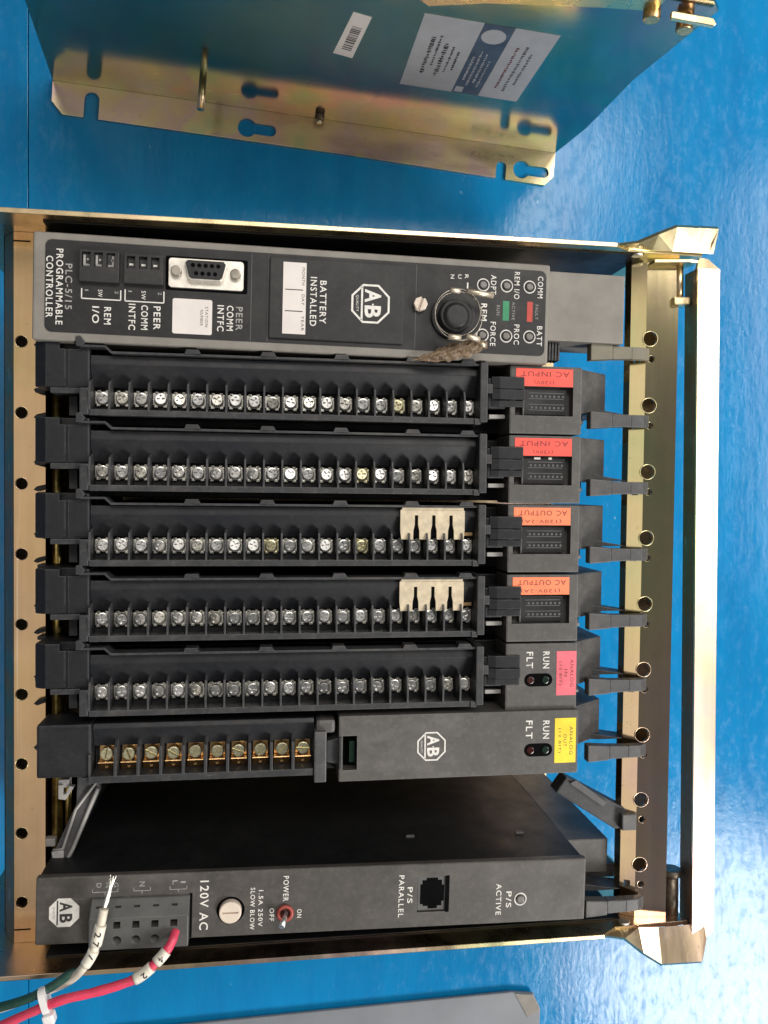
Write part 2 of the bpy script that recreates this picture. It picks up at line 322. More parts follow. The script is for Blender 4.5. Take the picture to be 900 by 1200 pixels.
# right rail: bevelled inner edge, punched holes
bm = bm_(); prism(bm, [(166.3, 149.5), (166.3, 156.0), (172.5, 159), (187, 160.9), (187, 120), (185.4, 120), (185.4, 159.2), (172.9, 157.5), (167.7, 155.0), (167.7, 149.5)], YB+0.1, YT-0.1, 'y')
ct = bm_()
for k in range(9):
    cyl(ct, (174.3, 70.6-30.56*k, 145), 3.4, 30, 'z', 24); cyl(ct, (175.2, 61.3-30.56*k, 145), 1.7, 30, 'z', 16)
    box(ct, 167.9, 170.5, 59.8-30.56*k, 62.8-30.56*k, 150, 160)
ur = part('upper_rail', cut(bm, ct), 'zinc_rail_shade', ch)
for k in range(9):
    part('hole_rim', ring(bm_(), (174.5, 70.6-30.56*k, 159.1), 3.45, 0.20, 28, 6, tilt=(0, -0.13)), 'zinc', ur); part('hole_rim', ring(bm_(), (175.3, 61.3-30.56*k, 159.2), 1.75, 0.18, 20, 6, tilt=(0, -0.13)), 'zinc', ur)
# swinging locking bar beyond the right rail
bar = part('locking_bar', prism(bm_(), [(195.0, 168.4), (206.6, 166.8), (206.6, 164.8), (196.6, 166.4), (195.0, 167.0)], -203.5, 101.5, 'y', 0.1), 'zinc', None, None)
bar.parent = ch; bar.rotation_euler[2] = math.radians(0.8)
bar.location = (-0.0015, -0.0028, 0)
part('bar_web', box(bm_(), 195.1, 196.5, -203.4, 101.4, 156.6, 166.3, 0.15), 'zinc_shade', bar)
for pts in ([(195.3, 101.4), (206.4, 101.4), (200.5, 106), (196.5, 106.4)], [(195.3, -203.6), (206.4, -203.6), (200, -208), (196.5, -209)]):
    part('bar_tip', prism(bm_(), pts, 165.2, 167.0, 'z'), 'zinc', bar)
for y in (104.8, -206.2): part('bar_arm', prism(bm_(), [(176, 158), (195.2, 157.5), (196.4, 166.6), (192, 167.4), (176, 165)], y-0.7, y+0.7, 'y', 0.2), 'zinc', bar)
bm = bm_(); cyl(bm, (190.5, 88.5, 160), 1.9, 17, 'y', 16); b1 = part('pivot_pin', bm, 'zinc', bar); part('pin_head', box(bm_(), 186.4, 194.2, 86, 89.5, 156, 163.6, 0.6), 'zinc', b1)
b1 = part('pivot_pin', cyl(bm_(), (190.2, -205, 158), 3.1, 26, 'y', 16), 'bolt_dark', bar); part('pin_head', cyl(bm_(), (190.2, -180, 158), 4.6, 3, 'y', 20, b=0.5), 'bolt_dark', b1)
# pivot rods for the wiring arms, along the left
part('pivot_rod', cyl(bm_(), (-89.9, YB+1, 141), 2.2, YT-YB-2, 'y', 16), 'brass', ch)
part('pivot_rod', cyl(bm_(), (-85.2, -150, 141), 1.4, 24, 'y', 12), 'brass', ch)
# dark plastic latches over the right rail, one for each slot
def latch_mesh():
    bm = bm_()
    prism(bm, [(143.3, -3.9), (153.6, -3.2), (153.6, 3.2), (143.3, 3.9)], 161, 166.0, 'z', 0.5)
    prism(bm, [(153.9, -3.0), (163, -2.7), (163, 2.7), (153.9, 3.0)], 160.5, 165.2, 'z', 0.4)
    prism(bm, [(163, 165.1), (169.0, 164.8), (172.6, 162.6), (172.2, 160.4), (163, 160.5)], -2.75, 2.75, 'y', 0.4)
    return bm
me = to_mesh(latch_mesh(), 'latch'); me.materials.append(MATS['latch_grey'])
me2 = me.copy(); me2.materials.clear(); me2.materials.append(MATS['beige_latch'])
ins = bm_(); prism(ins, [(143, 3.9), (146, 6.8), (156, 5.0), (166, 3.4), (153, 3.3)], 145, 156, 'z', 0.3); mi = to_mesh(ins, 'latch_arm'); mi.materials.append(MATS['black_moulded'])
for i, y in enumerate((62.7, 32.2, 1.9, -28.4, -58.5, -88.2, -118.6, -190.0)):
    o = link('latch', me2 if i == 0 else me, ch, (i*0.35, y, 0))
    if i == 0: o['label'] = 'beige plastic latch beside the processor module'
    else: link('latch_arm', mi, o)
ol = part('latch', prism(bm_(), [(134, -139), (139, -132), (172.5, -150.5), (172.5, -156.5), (163, -157.5)], 148, 157, 'z', 0.6), 'black_moulded', ch, None, 'dark latch left swung open at the empty slot')
part('catch', box(bm_(), 165, 172, -157, -149.5, 157.2, 160.5, 0.5), 'latch_grey', ol); part('ridge', prism(bm_(), [(140, -134.5), (143, -133), (158, -144), (156, -146)], 157.2, 158.6, 'z', 0.2), 'latch_grey', ol)
# pivot hooks of the slots (dark pointed spurs lying over the left rail) and the loose arm bracket of the empty slot
hk = bm_(); prism(hk, [(-97.6, 0.2), (-96.0, 0.9), (-92.6, -0.3), (-92.6, -2.2), (-96.4, -1.2)], 147.5, 150, 'z', 0.3); mh = to_mesh(hk, 'hook'); mh.materials.append(MATS['black_plastic'])
for k in range(6): link('hook', mh, ch, (0, 40.5-30.6*k, 0)); link('hook', mh, ch, (0, 59.6-30.6*k, 0)).scale[1] = -1
br = part('arm_bracket', prism(bm_(), [(-89.2, -163), (-84, -164.8), (-81.6, -160), (-70.2, -132.5), (-70.5, -122), (-79, -122), (-79.5, -137), (-88.5, -157)], 146, 152, 'z', 0.5), 'latch_grey', ch, None, 'dark swing bracket with pale worn edges at the empty slot')
part('bracket_rim', tube(bm_(), [(-88.7, -156, 153), (-84.6, -155.5, 153), (-79.5, -139, 153), (-70.8, -127, 153.2)], 0.6, 8), 'guide_plastic', br)
part('bracket_rim', tube(bm_(), [(-88.9, -157, 152), (-88.6, -162, 151.5), (-84.6, -163.5, 151.5), (-80.8, -156, 152), (-70.4, -130, 153)], 0.8, 8), 'guide_plastic', br)
part('bracket_tip', box(bm_(), -89, -84.6, -163, -156.5, 150, 152.6, 0.6), 'guide_plastic', br)
bm = bm_(); box(bm, -86.2, -81.8, -128.5, -125, 150, 155, 0.3); prism(bm, [(-86, -133), (-83, -133.5), (-79.5, -128), (-81.5, -127.5), (-83, -131), (-84, -131), (-84, -127), (-86, -127)], 153, 156, 'z', 0.3); part('bracket_clip', bm, 'guide_plastic', br)
part('bracket_clip', box(bm_(), -95, -89.5, -157.5, -154, 142, 146, 0.6), 'guide_plastic', br)

# ------------------------------------------------------------------ terminal screws (shared meshes)
def screw_mesh(r, slotted):
    bm = bm_(); cyl(bm, (0, 0, 0), r, 2.0, 'z', 20, b=0.45); ct = bm_()
    if slotted: box(ct, -r*1.2, r*1.2, -0.35, 0.35, 0.8, 3)
    else:
        box(ct, -r*0.68, r*0.68, -0.42, 0.42, 0.9, 3); box(ct, -0.42, 0.42, -r*0.68, r*0.68, 0.9, 3); ct2 = bm_()
    return cut(bm, ct)
def clamp_mesh():
    bm = bm_(); box(bm, -2.75, 2.75, -2.9, 2.7, -0.9, -0.1, 0.2)
    for sx in (-1, 1): box(bm, sx*2.75-0.45, sx*2.75+0.45, -2.6, 2.4, -0.6, 0.75, 0.2)
    for sx in (-1, 1): box(bm, sx*1.9-0.8, sx*1.9+0.8, -3.5, -2.4, -0.9, 0.5, 0.2); box(bm, sx*1.7-0.7, sx*1.7+0.7, 2.5, 3.3, -0.7, 0.4, 0.2)
    return bm
SC = []; base = to_mesh(screw_mesh(2.55, False), 'screw'); cb = to_mesh(clamp_mesh(), 'clamp')
for k in ('nickel', 'nickel_dark', 'nickel_gold', 'nickel'):
    a, b = base.copy(), cb.copy(); a.materials.append(MATS[k]); b.materials.append(MATS['nickel_dark' if k != 'nickel_gold' else 'nickel_gold']); SC.append((a, b))
sl = to_mesh(screw_mesh(2.75, True), 'screw'); sl.materials.append(MATS['nickel_gold'])

# ------------------------------------------------------------------ wiring arms, 21 screws each
def arm_body():
    bm = bm_()
    box(bm, -70.4, 90.8, 0.3, 12.2, 152, 161.0)                                         # trough under the screws
    prism(bm, [(12.0, 150), (24.6, 150), (24.6, 168.2), (21, 168.6), (12.0, 164.6)], -70.5, 90.9, 'x', 0.3)   # long sloping back panel
    box(bm, -92.4, -70.7, 11.2, 29.6, 150, 169.2, 0.8)                                    # broad foot at the pivot
    box(bm, -92.0, -81.0, 11.4, 29.4, 140, 150.5, 0.5); box(bm, -96.5, -92.2, 10.6, 12.6, 147.8, 152, 0.4); box(bm, -95.5, -92.2, 28.2, 29.8, 147.8, 152, 0.3)
    ct = bm_(); box(ct, -82.5, -74.6, 26.6, 33, 165, 175); box(ct, -80.4, -79.0, 5, 33, 168.3, 175); prism(ct, [(-95, 175), (-95, 166.4), (-92.3, 166.6), (-87.6, 169.3), (-87.6, 175)], 5, 35, 'y')
    return cut(bm, ct)
def lip():
    bm = bm_()
    prism(bm, [(-64.5, 27.3), (-62, 25.0), (90.9, 25.0), (90.9, 25.9), (-61.6, 25.9), (-64.2, 28.2), (-74, 28.2), (-74, 27.3)], 163, 171.6, 'z', 0.15)
    for x in (-29, 1.6, 32.1, 62.7, 86.6): prism(bm, [(x-4, 25.8), (x+2.6, 25.8), (x+1.6, 27.6), (x-3.2, 27.6)], 166, 172.4, 'z', 0.2)
    prism(bm, [(-75.4, 27.5), (-73.2, 27.5), (-71.8, 29.2), (-73.6, 31.6), (-75.4, 31.2)], 164, 172.6, 'z', 0.3)
    return bm
def end_frame():
    bm = bm_(); box(bm, -74.2, -70.6, 0.2, 11.0, 160, 171.8, 0.5); box(bm, -86, -74.3, 8.8, 11.1, 158, 169.5, 0.4); box(bm, -80.8, -77.4, 0.6, 8.8, 150, 160, 0.3)
    return bm
def endplate():
    bm = bm_(); box(bm, 91.0, 94.4, 0.8, 26.4, 152, 173.0, 0.5); box(bm, 94.3, 97.2, 13.6, 17.6, 158, 170.5, 0.4); box(bm, 88.8, 91.4, -0.2, 2.2, 160, 172.4, 0.3); return bm
def latch_body():
    bm = bm_(); box(bm, 96.2, 104, 7.4, 20.6, 152, 166.5, 0.5)
    for y0, y1, z in ((7.3, 10.2, 168.4), (10.5, 14.8, 169.6), (15.1, 20.4, 168.9)): prism(bm, [(97.5, 160), (97.5, z-1.6), (101, z-0.5), (111.8, z), (112.2, z-1), (112.2, 160)], y0+0.8, y1+0.8, 'y', 0.25)
    return bm
AM = {}
for k, f, m in (('body', arm_body, 'black_plastic'), ('lip', lip, 'black_moulded'), ('end_frame', end_frame, 'black_moulded'), ('end_plate', endplate, 'black_moulded'), ('latch', latch_body, 'black_plastic')):
    AM[k] = to_mesh(f(), k); AM[k].materials.append(MATS[m])
AM['ledge'] = to_mesh(box(bm_(), -70.4, 90.7, 0.0, 2.5, 158, 171.8, 0.3), 'ledge'); AM['ledge'].materials.append(MATS['black_moulded'])
dv = bm_(); prism(dv, [(2.3, 160), (2.3, 171.9), (9, 172.4), (13.8, 170.6), (15.2, 166), (15.2, 160)], -0.38, 0.38, 'x', 0.12)
AM['divider'] = to_mesh(dv, 'divider'); AM['divider'].materials.append(MATS['black_moulded'])
PIP = to_mesh(box(bm_(), 97.6, 105, 3.3, 5.1, 158, 163.5, 0.3), 'contact'); PIP.materials.append(MATS['guide_plastic'])
Y0 = [28.6, -1.9, -32.5, -63.3, -93.9]
arm_labels = ['black wiring arm with silver screws, topmost, just below the processor module', 'black wiring arm with silver screws, second from the top',
              'black wiring arm with cream strap, the upper of the two', 'black wiring arm with cream strap, the lower of the two', 'black wiring arm with silver screws beside the pink label']
for i, y in enumerate(Y0):
    a = thing('wiring_arm', arm_labels[i], 'wiring arm', (0, y, 0), 0, 'wiring arms with twenty-one screws')
    for k in ('body', 'lip', 'ledge', 'end_frame', 'end_plate', 'latch'): link(k, AM[k], a)
    link('contact', PIP, a)
    for j in range(22): link('divider', AM['divider'], a, (-70.35+7.74*j+random.uniform(-.1, .1), 0, 0))
    for j in range(21):
        s, c = SC[random.choice((0, 0, 3, 3, 0, 0, 1, 3, 0, 1, 3, 1, 0, 0, 3, 0, 3, 0, 1, 2))]
        x = -66.7+7.72*j
        o = link('screw', s, a, (x+random.uniform(-.15, .15), 8.0+random.uniform(-.25, .25), 162.0+random.uniform(-.4, .3)), random.uniform(0, 3.1))
        o.rotation_euler[0] = random.uniform(-.16, .10); o.rotation_euler[1] = random.uniform(-.10, .16)
        link('clamp_plate', c, a, (x, 8.0, 162.0))
    if i in (2, 3):                                                                       # cream strap with three slots lying over the dividers
        pts = [(57.9, 11.2), (57.4, 15), (57.4, 23.6), (58.0, 24.4), (84.6, 24.4), (85.6, 23.4), (85.6, 15), (85.2, 11.2)]
        for xs in (79.6, 72.0, 64.4): pts += [(xs+1.4, 11.2), (xs+1.3, 15), (xs+0.75, 17.5), (xs+0.75, 21.6), (xs-0.75, 21.6), (xs-0.75, 17.5), (xs-1.3, 15), (xs-1.4, 11.2)]
        part('strap', prism(bm_(), pts, 169.0, 170.2, 'z'), 'cream_strap', a, None, 'cream strap with slots over the last screws')
        part('strap_fold', box(bm_(), 58, 85, 24.0, 25.0, 166, 170.9, 0.2), 'cream_strap', a)
        part('strap_end', box(bm_(), 86.2, 90.4, 12.5, 24, 163, 165.5, 0.2), 'copper_strap', a)

# ------------------------------------------------------------------ input/output modules behind the arms
def mod_body(window):
    bm = bm_(); box(bm, 105.6, 138.6, -3.4, 26.4, 150, 168.0, 0.7)
    if window:
        ct = bm_(); box(ct, 108.0, 134.6, 4.6, 17.6, 163.5, 172); bm = cut(bm, ct)
    return bm
def mod_shell():
    bm = bm_(); box(bm, -78, 138, -2.6, 25, 14, 150, 0.5); return bm
def mod_slope():
    bm = bm_(); prism(bm, [(138.7, 120), (138.7, 164.5), (142, 162.5), (156.5, 151.5), (156.5, 120)], 6.5, 26.2, 'y', 0.5)
    box(bm, 138.7, 143, 1.5, 6.3, 146, 158, 0.4); return bm
MB_ = {'shell': to_mesh(mod_shell(), 'shell'), 'face': to_mesh(mod_body(True), 'face'), 'plain': to_mesh(mod_body(False), 'face'), 'slope': to_mesh(mod_slope(), 'end_slope')}
for k, m in (('shell', 'supply_black'), ('face', 'module_grey'), ('plain', 'module_grey'), ('slope', 'latch_grey')): MB_[k].materials.append(MATS[m])
mod_labels = ['grey input module with red label, the upper of the two', 'grey input module with red label, the lower of the two',
              'grey output module with orange label, the upper of the two', 'grey output module with orange label, the lower of the two', 'grey analog input module with pink label']
for i, y in enumerate(Y0):
    t = thing('io_module', mod_labels[i], 'module', (0, y, 0), 0, 'modules in the chassis slots')
    link('shell', MB_['shell'], t); link('end_slope', MB_['slope'], t); f = link('face', MB_['face' if i < 4 else 'plain'], t)
    part('contact', box(bm_(), 139.6, 142.6, 2.2, 3.4, 158.1, 160.2, 0.2), 'guide_plastic', t)
    if i < 4:
        wn = part('lamp_window', box(bm_(), 112.6, 132.4, 5.2, 16.6, 160, 165.6, 0.3), 'window_lens', t)
        bm = bm_()
        for r in range(2):
            for c in range(8): cyl(bm, (116.4+2.05*c, 8.4+5.0*r, 165.5), 0.55, 0.25, 'z', 10)
        for r in range(4): box(bm, 115, 131, 7.2+2.5*r, 7.5+2.5*r, 165.5, 165.68)
        ld = part('lamp_mask', bm, 'grey_print', wn); ld['kind'] = 'stuff'
        part('window_rim', box(bm_(), 112.0, 112.7, 4.9, 17.0, 160, 166.4, 0.15), 'module_grey', wn)
        lb = part('label', sheet([(108.2, 17.5), (134.3, 17.5), (134.3, 25.3), (108.2, 25.3)], 168.02, 0.12), 'red_label' if i < 2 else 'orange_label', t, None, 'red label' if i < 2 else 'orange label')
        text(lb, ('AC INPUT', 'AC INPUT', 'AC OUTPUT', 'AC OUTPUT')[i], (132.6, 22.9, 168.16), (-1, 0, 0), 22.0, DN, 2.2, 'red_print', 0.0)
        text(lb, ('(120V)', '(120V)', '(120V-2A)', '(120V-2A)')[i], ((125.6, 125.6, 130, 130)[i], 19.4, 168.16), (-1, 0, 0), (9, 9, 18, 18)[i], DN, 1.9, 'red_print', 0.0)
        if i == 1:
            for x in (117.6, 124.2): part('lamp_chip', box(bm_(), x, x+3 if x < 120 else x+1.6, 16.0, 17.0, 165.6, 166.4, 0.2), 'white_label', wn)
    else:
        s = part('lamp_slot', prism(bm_(), rrect(114.2, 127.2, 7.2, 13.0, 2.85), 167.6, 168.06), 'pit_black', t)
        part('run_lamp', cyl(bm_(), (123.9, 10.1, 167.0), 1.7, 1.6, 'z', 16, b=0.4), 'green_lens', s); part('fault_lamp', cyl(bm_(), (117.0, 10.1, 167.0), 1.7, 1.6, 'z', 16, b=0.4), 'red_lens', s)
        tdown(t, 'RUN', 124.2, 22.7, 15.2, 3.0, 168.05, 'white_print', 0.02); tdown(t, 'FLT', 116.6, 22.7, 15.4, 3.0, 168.05, 'white_print', 0.02)
        lb = part('label', sheet([(129.0, 3.0), (138.2, 3.0), (138.2, 22.8), (129.0, 22.8)], 168.02, 0.12), 'pink_label', t, None, 'pink label')
        for s_, xc, a_, b_ in (('ANALOG', 136.2, 19, 6.8), ('IN', 133.4, 14.6, 11.4), ('(12 BIT)', 130.8, 18.2, 7.6)): tdown(lb, s_, xc, a_, b_, 1.5, 168.16, 'red_print', 0.0)

# ------------------------------------------------------------------ analog output module with the short ten-screw arm
t = thing('io_module', 'long dark grey analog output module with yellow label', 'module', (0, 0, 0), 0, 'modules in the chassis slots')
part('shell', box(bm_(), -78, 138, -124.5, -98, 14, 155, 0.5), 'supply_black', t)
bm = bm_(); box(bm, 31.9, 138.9, -125.4, -97.0, 150, 170.0, 0.7); ct = bm_(); box(ct, 33.6, 39.8, -120.4, -105.6, 160, 175)
f = part('face', cut(bm, ct), 'module_grey', t)
w_ = part('key_slot', box(bm_(), 34, 39.6, -120.2, -105.8, 158, 163.5), 'pit_black', t); part('board_edge', box(bm_(), 36.6, 39.0, -117.6, -108.5, 163, 168.2, 0.2), 'green_lens', w_)
part('end_slope', prism(bm_(), [(139.0, 120), (139.0, 164.5), (142, 162.5), (156.5, 151.5), (156.5, 120)], -115, -97.2, 'y', 0.5), 'latch_grey', t)
logo(t, 72.3, -111.3, 170.06, 6.3)
s = part('lamp_slot', prism(bm_(), rrect(114.0, 127.0, -117.4, -111.6, 2.85), 169.6, 170.06), 'pit_black', t)
part('run_lamp', cyl(bm_(), (123.7, -114.5, 169.0), 1.7, 1.6, 'z', 16, b=0.4), 'green_lens', s); part('fault_lamp', cyl(bm_(), (116.8, -114.5, 169.0), 1.7, 1.6, 'z', 16, b=0.4), 'red_lens', s)
tdown(t, 'RUN', 124.0, -101.5, -109.6, 3.0, 170.05, 'white_print', 0.02); tdown(t, 'FLT', 116.2, -101.3, -109.4, 3.0, 170.05, 'white_print', 0.02)
lb = part('label', sheet([(128.0, -120.6), (137.8, -120.6), (137.8, -100.6), (128.0, -100.6)], 170.02, 0.12), 'yellow_label', t, None, 'yellow label')
for s_, xc, a_, b_ in (('ANALOG', 135.6, -104.4, -117), ('OUT', 132.8, -107.8, -113.4), ('(12 BIT)', 130.2, -105, -116.2)): tdown(lb, s_, xc, a_, b_, 1.5, 170.16, 'dark_print', 0.0)
a = thing('wiring_arm', 'short black wiring arm with ten slotted screws on copper plates', 'wiring arm', (0, 0, 0))
bm = bm_(); box(bm, -69.6, 21.4, -121.0, -107, 150, 160.5); prism(bm, [(-108.0, 150), (-98.2, 150), (-98.2, 166.6), (-100, 167.4), (-108.0, 164.6)], -69.6, 21.4, 'x', 0.3)
part('body', bm, 'black_plastic', a)
bm = bm_(); box(bm, -91.5, -69.8, -119.6, -97.6, 150, 169.0, 1.2); part('pivot_block', bm, 'black_plastic', a)
part('ledge', box(bm_(), -70.8, 21.2, -121.9, -118.9, 158, 170.4, 0.4), 'black_moulded', a)
bm = bm_(); box(bm, -73.6, -70.0, -123, -119.8, 158, 169.0, 0.3); box(bm, -70.9, -70.0, -121, -110, 160, 170.2, 0.2); part('end_frame', bm, 'black_moulded', a)
bm = bm_(); box(bm, 21.4, 26.6, -124.8, -103, 152, 171.4, 0.6); box(bm, 22.2, 30.5, -104.6, -98.6, 152, 169, 1.6); part('end_plate', bm, 'latch_grey', a)
bm = bm_(); prism(bm, [(26.8, -108), (33, -106.6), (33, -118.4), (26.8, -117)], 158, 168.5, 'z', 0.4); box(bm, 32.0, 33.2, -119.4, -106, 162, 171.4, 0.3); part('latch', bm, 'black_moulded', a)
d2 = bm_(); prism(d2, [(-119.2, 160), (-119.2, 170.6), (-112, 171.2), (-107.4, 169.8), (-104.6, 164.8), (-104.6, 160)], -0.6, 0.6, 'x', 0.2); d2 = to_mesh(d2, 'divider'); d2.materials.append(MATS['black_moulded'])
cp = bm_(); prism(cp, [(-118.8, 160.4), (-118.8, 162.2), (-115.4, 164.6), (-114.9, 164.2), (-114.9, 160.4)], -3.5, 3.5, 'x', 0.2); box(cp, -3.3, 3.3, -114.8, -108.6, 159.6, 161.0, 0.2); cyl(cp, (0, -117.2, 162.6), 0.7, 0.9, 'z', 10)
cp = to_mesh(cp, 'terminal_plate'); cp.materials.append(MATS['copper_strap'])
for j in range(9): link('divider', d2, a, (-60.2+9.08*j, 0, 0))
for j in range(10):
    x = -64.8+9.08*j; link('terminal_plate', cp, a, (x, 0, 0)); o = link('screw', sl, a, (x+random.uniform(-.2, .2), -112.0+random.uniform(-.3, .3), 162.2), random.uniform(0, 3.1))

# ------------------------------------------------------------------ processor module
t = thing('processor_module', 'beige-framed processor module with black lettered panel and key switch', 'module', (-92.4, 58.0, 0), math.radians(-0.75))
part('shell', box(bm_(), 8, 212, 1.5, 41.5, 14, 154, 0.5), 'supply_black', t)
bm = bm_(); box(bm, 0, 213.6, 0, 43.0, 154, 172, 1.2, 3); fr = part('frame', bm, 'beige_grey', t)
pn = part('panel', prism(bm_(), rrect(4.9, 211.8, 3.4, 40.0, 2.6), 171.7, 172.25), 'panel_black', t)
Zp = 172.30
part('end_cover', box(bm_(), 214.2, 249.6, 11.2, 41.4, 140, 168.2, 0.6), 'beige_grey', t)
bm = bm_()
for k in range(5): box(bm, 215+1.4*k, 215.8+1.4*k, 3, 10.8, 158, 165)
v = part('vent', bm, 'black_moulded', t)
for s_, xc, a_, b_, m in (('PLC-5/15', 13.9, 30.7, 12.6, 'faded_print'), ('PROGRAMMABLE', 10.4, 36.4, 6.4, 'white_print'), ('CONTROLLER', 6.6, 33.4, 9.0, 'white_print'), ('REM', 29.0, 14.3, 7.4, 'white_print'), ('I/O', 24.4, 14.4, 7.7, 'white_print'),
        ('PEER', 48.3, 15.7, 6.3, 'white_print'), ('COMM', 43.4, 15.9, 6.0, 'white_print'), ('INTFC', 38.5, 16.2, 5.7, 'white_print'), ('PEER', 81.1, 17.3, 7.7, 'faded_print'), ('COMM', 77.4, 17.6, 7.4, 'white_print'), ('INTFC', 73.6, 17.6, 7.0, 'white_print')):
    tdown(t, s_, xc, a_, b_, 2.7, Zp, m, 0.022)
# two rocker switch blocks with printed brackets
for x0, x1, y0, y1, m2 in ((18.2, 33.6, 23.6, 36.3, 'brass'), (35.4, 50.8, 23.8, 35.7, 'white_print')):
    bm = bm_(); box(bm, x0, x1, y0, y1, 165, 174.6, 0.3); ct = bm_()
    for k in range(3): box(ct, x0+1.1+4.7*k, x0+4.4+4.7*k, y0+6.0, y1-1.0, 172.6, 180)
    sb = part('switch_block', cut(bm, ct), 'cover_black', t)
    for k in range(3):
        bm = bm_(); x = x0+1.2+4.7*k
        box(bm, x, x+3.1, y0+6.1, y1-1.1, 171, 173.4 if m2 == 'brass' else 172.9, 0.2); ro = part('rocker', bm, 'cover_black', sb)
        if m2 == 'brass':
            bm = bm_(); zt = 173.5
            box(bm, x+0.3, x+2.7, y0+6.4, y0+7.2, zt-0.1, zt+0.1); box(bm, x+(0.3 if k < 2 else 1.9), x+(1.1 if k < 2 else 2.7), y0+6.4, y1-2, zt-0.1, zt+0.12); box(bm, x+1.6, x+2.4, y0+8.6, y0+9.4, zt-0.1, zt+0.12)
            mk = part('mark', bm, 'faded_print', ro)
        else: part('mark', box(bm_(), x+0.7, x+2.3, y1-4.4, y1-3.6, 172.8, 173.05), 'white_print', ro)
for x0, x1, y0, y1, tx in ((18.9, 34.0, 17.3, 21.3, '1  SW  2'), (35.7, 50.9, 17.2, 21.8, '2  SW  1')):
    bm = bm_(); z0, z1 = Zp-0.02, Zp+0.02
    box(bm, x0, x1, y0-0.22, y0+0.22, z0, z1); box(bm, x0-0.22, x0+0.22, y0, y1, z0, z1); box(bm, x1-0.22, x1+0.22, y0, y1, z0, z1); part('printed_bracket', bm, 'white_print', t)
    tdown(t, 'SW', (x0+x1)/2-0.4, y1-0.2, y0+0.9, 1.7, Zp, 'white_print', 0.01); tdown(t, '1', x0+1.9, y1-0.4, y1-0.9, 1.4, Zp, 'faded_print', 0.0); tdown(t, '2', x1-1.6, y1-0.4, y1-1.5, 1.4, Zp, 'faded_print', 0.0)
# nine-pin connector
db = part('socket', prism(bm_(), rrect(52.8, 82.6, 23.6, 35.3, 1.2), 171, 173.6), 'tin_shell', t, None, 'pale metal nine-pin socket')
part('socket_pit', prism(bm_(), rrect(51.4, 84.2, 22.6, 36.4, 0.8), 171.6, 172.34), 'pit_black', db)
dsh = [(60.6, 34.0), (74.6, 34.0), (75.6, 33.0), (74.2, 27.6), (73.2, 26.8), (62.0, 26.8), (61.0, 27.6), (59.6, 33.0)]
part('socket_shell', prism(bm_(), [(67.6+(x-67.6)*1.06, 30.2+(y-30.4)*1.12) for x, y in dsh], 173, 176.4, 'z', 0.3), 'tin_shell', db)
ins_ = part('socket_insert', prism(bm_(), dsh, 173, 177.0, 'z', 0.2), 'panel_black', db)
for x, y in [(62.6+2.5*k, 32.0) for k in range(5)] + [(63.9+2.5*k, 28.8) for k in range(4)]: part('pin_hole', cyl(bm_(), (x, y, 176.9), 0.85, 0.2, 'z', 12), 'pit_black', db)
for x in (55.9, 79.4): part('jack_screw', cyl(bm_(), (x, 29.8, 173.4), 2.2, 2.4, 'z', 16, b=0.4), 'wire_steel', db)
lb = part('label', prism(bm_(), rrect(54.4, 70.2, 5.2, 19.4, 0.8), Zp, Zp+0.15), 'white_label', t, None, 'blank white station number label')
tdown(lb, 'STATION', 68.0, 16.6, 8.4, 1.2, Zp+0.18, 'dark_print', 0.0); tdown(lb, 'NUMBER', 66.0, 15.2, 8.8, 1.2, Zp+0.18, 'dark_print', 0.0)
bm = bm_()
for x in (85.8, 92.6, 154.6): box(bm, x-0.12, x+0.12, 3.9, 39.3, Zp-0.05, Zp+0.02)
part('panel_seam', bm, 'grey_print', t)
# battery cover
bc = part('battery_cover', box(bm_(), 93.2, 149.2, 5.2, 38.4, 171.8, 173.4, 0.4), 'cover_black', t); Zb = 173.45
lb = part('label', sheet([(98.7, 7.2), (108.2, 7.2), (108.2, 36.6), (98.7, 36.6)], Zb, 0.12), 'white_label', bc, None, 'white label ruled into three boxes')
bm = bm_()
for y in (25.4, 16.6): box(bm, 99.6, 107.0, y-0.2, y+0.2, Zb+0.13, Zb+0.16)
part('rule', bm, 'dark_print', bc)
for s_, a_, b_ in (('MONTH', 34.6, 27.4), ('DAY', 23.6, 19.2), ('YEAR', 14.8, 8.6)): tdown(bc, s_, 107.0, a_, b_, 1.2, Zb+0.15, 'dark_print', 0.0)
tdown(bc, 'BATTERY', 115.3, 29.8, 12.1, 2.7, Zb+0.02, 'white_print', 0.02); tdown(bc, 'INSTALLED', 111.3, 31.1, 10.9, 2.7, Zb+0.02, 'white_print', 0.02)
logo(bc, 135.2, 21.4, Zb+0.02, 8.1)
bm = bm_(); cyl(bm, (156.3, 22.4, 172), 3.0, 3.2, 'z', 8, b=0.4); ct = bm_(); box(ct, -4, 4, -0.5, 0.5, 173.6, 180)
bmesh.ops.rotate(ct, verts=ct.verts[:], cent=(0, 0, 0), matrix=Matrix.Rotation(1.25, 3, 'Z')); bmesh.ops.translate(ct, verts=ct.verts[:], vec=(156.3, 22.4, 0)); part('cover_screw', cut(bm, ct), 'fuse_cream', t)
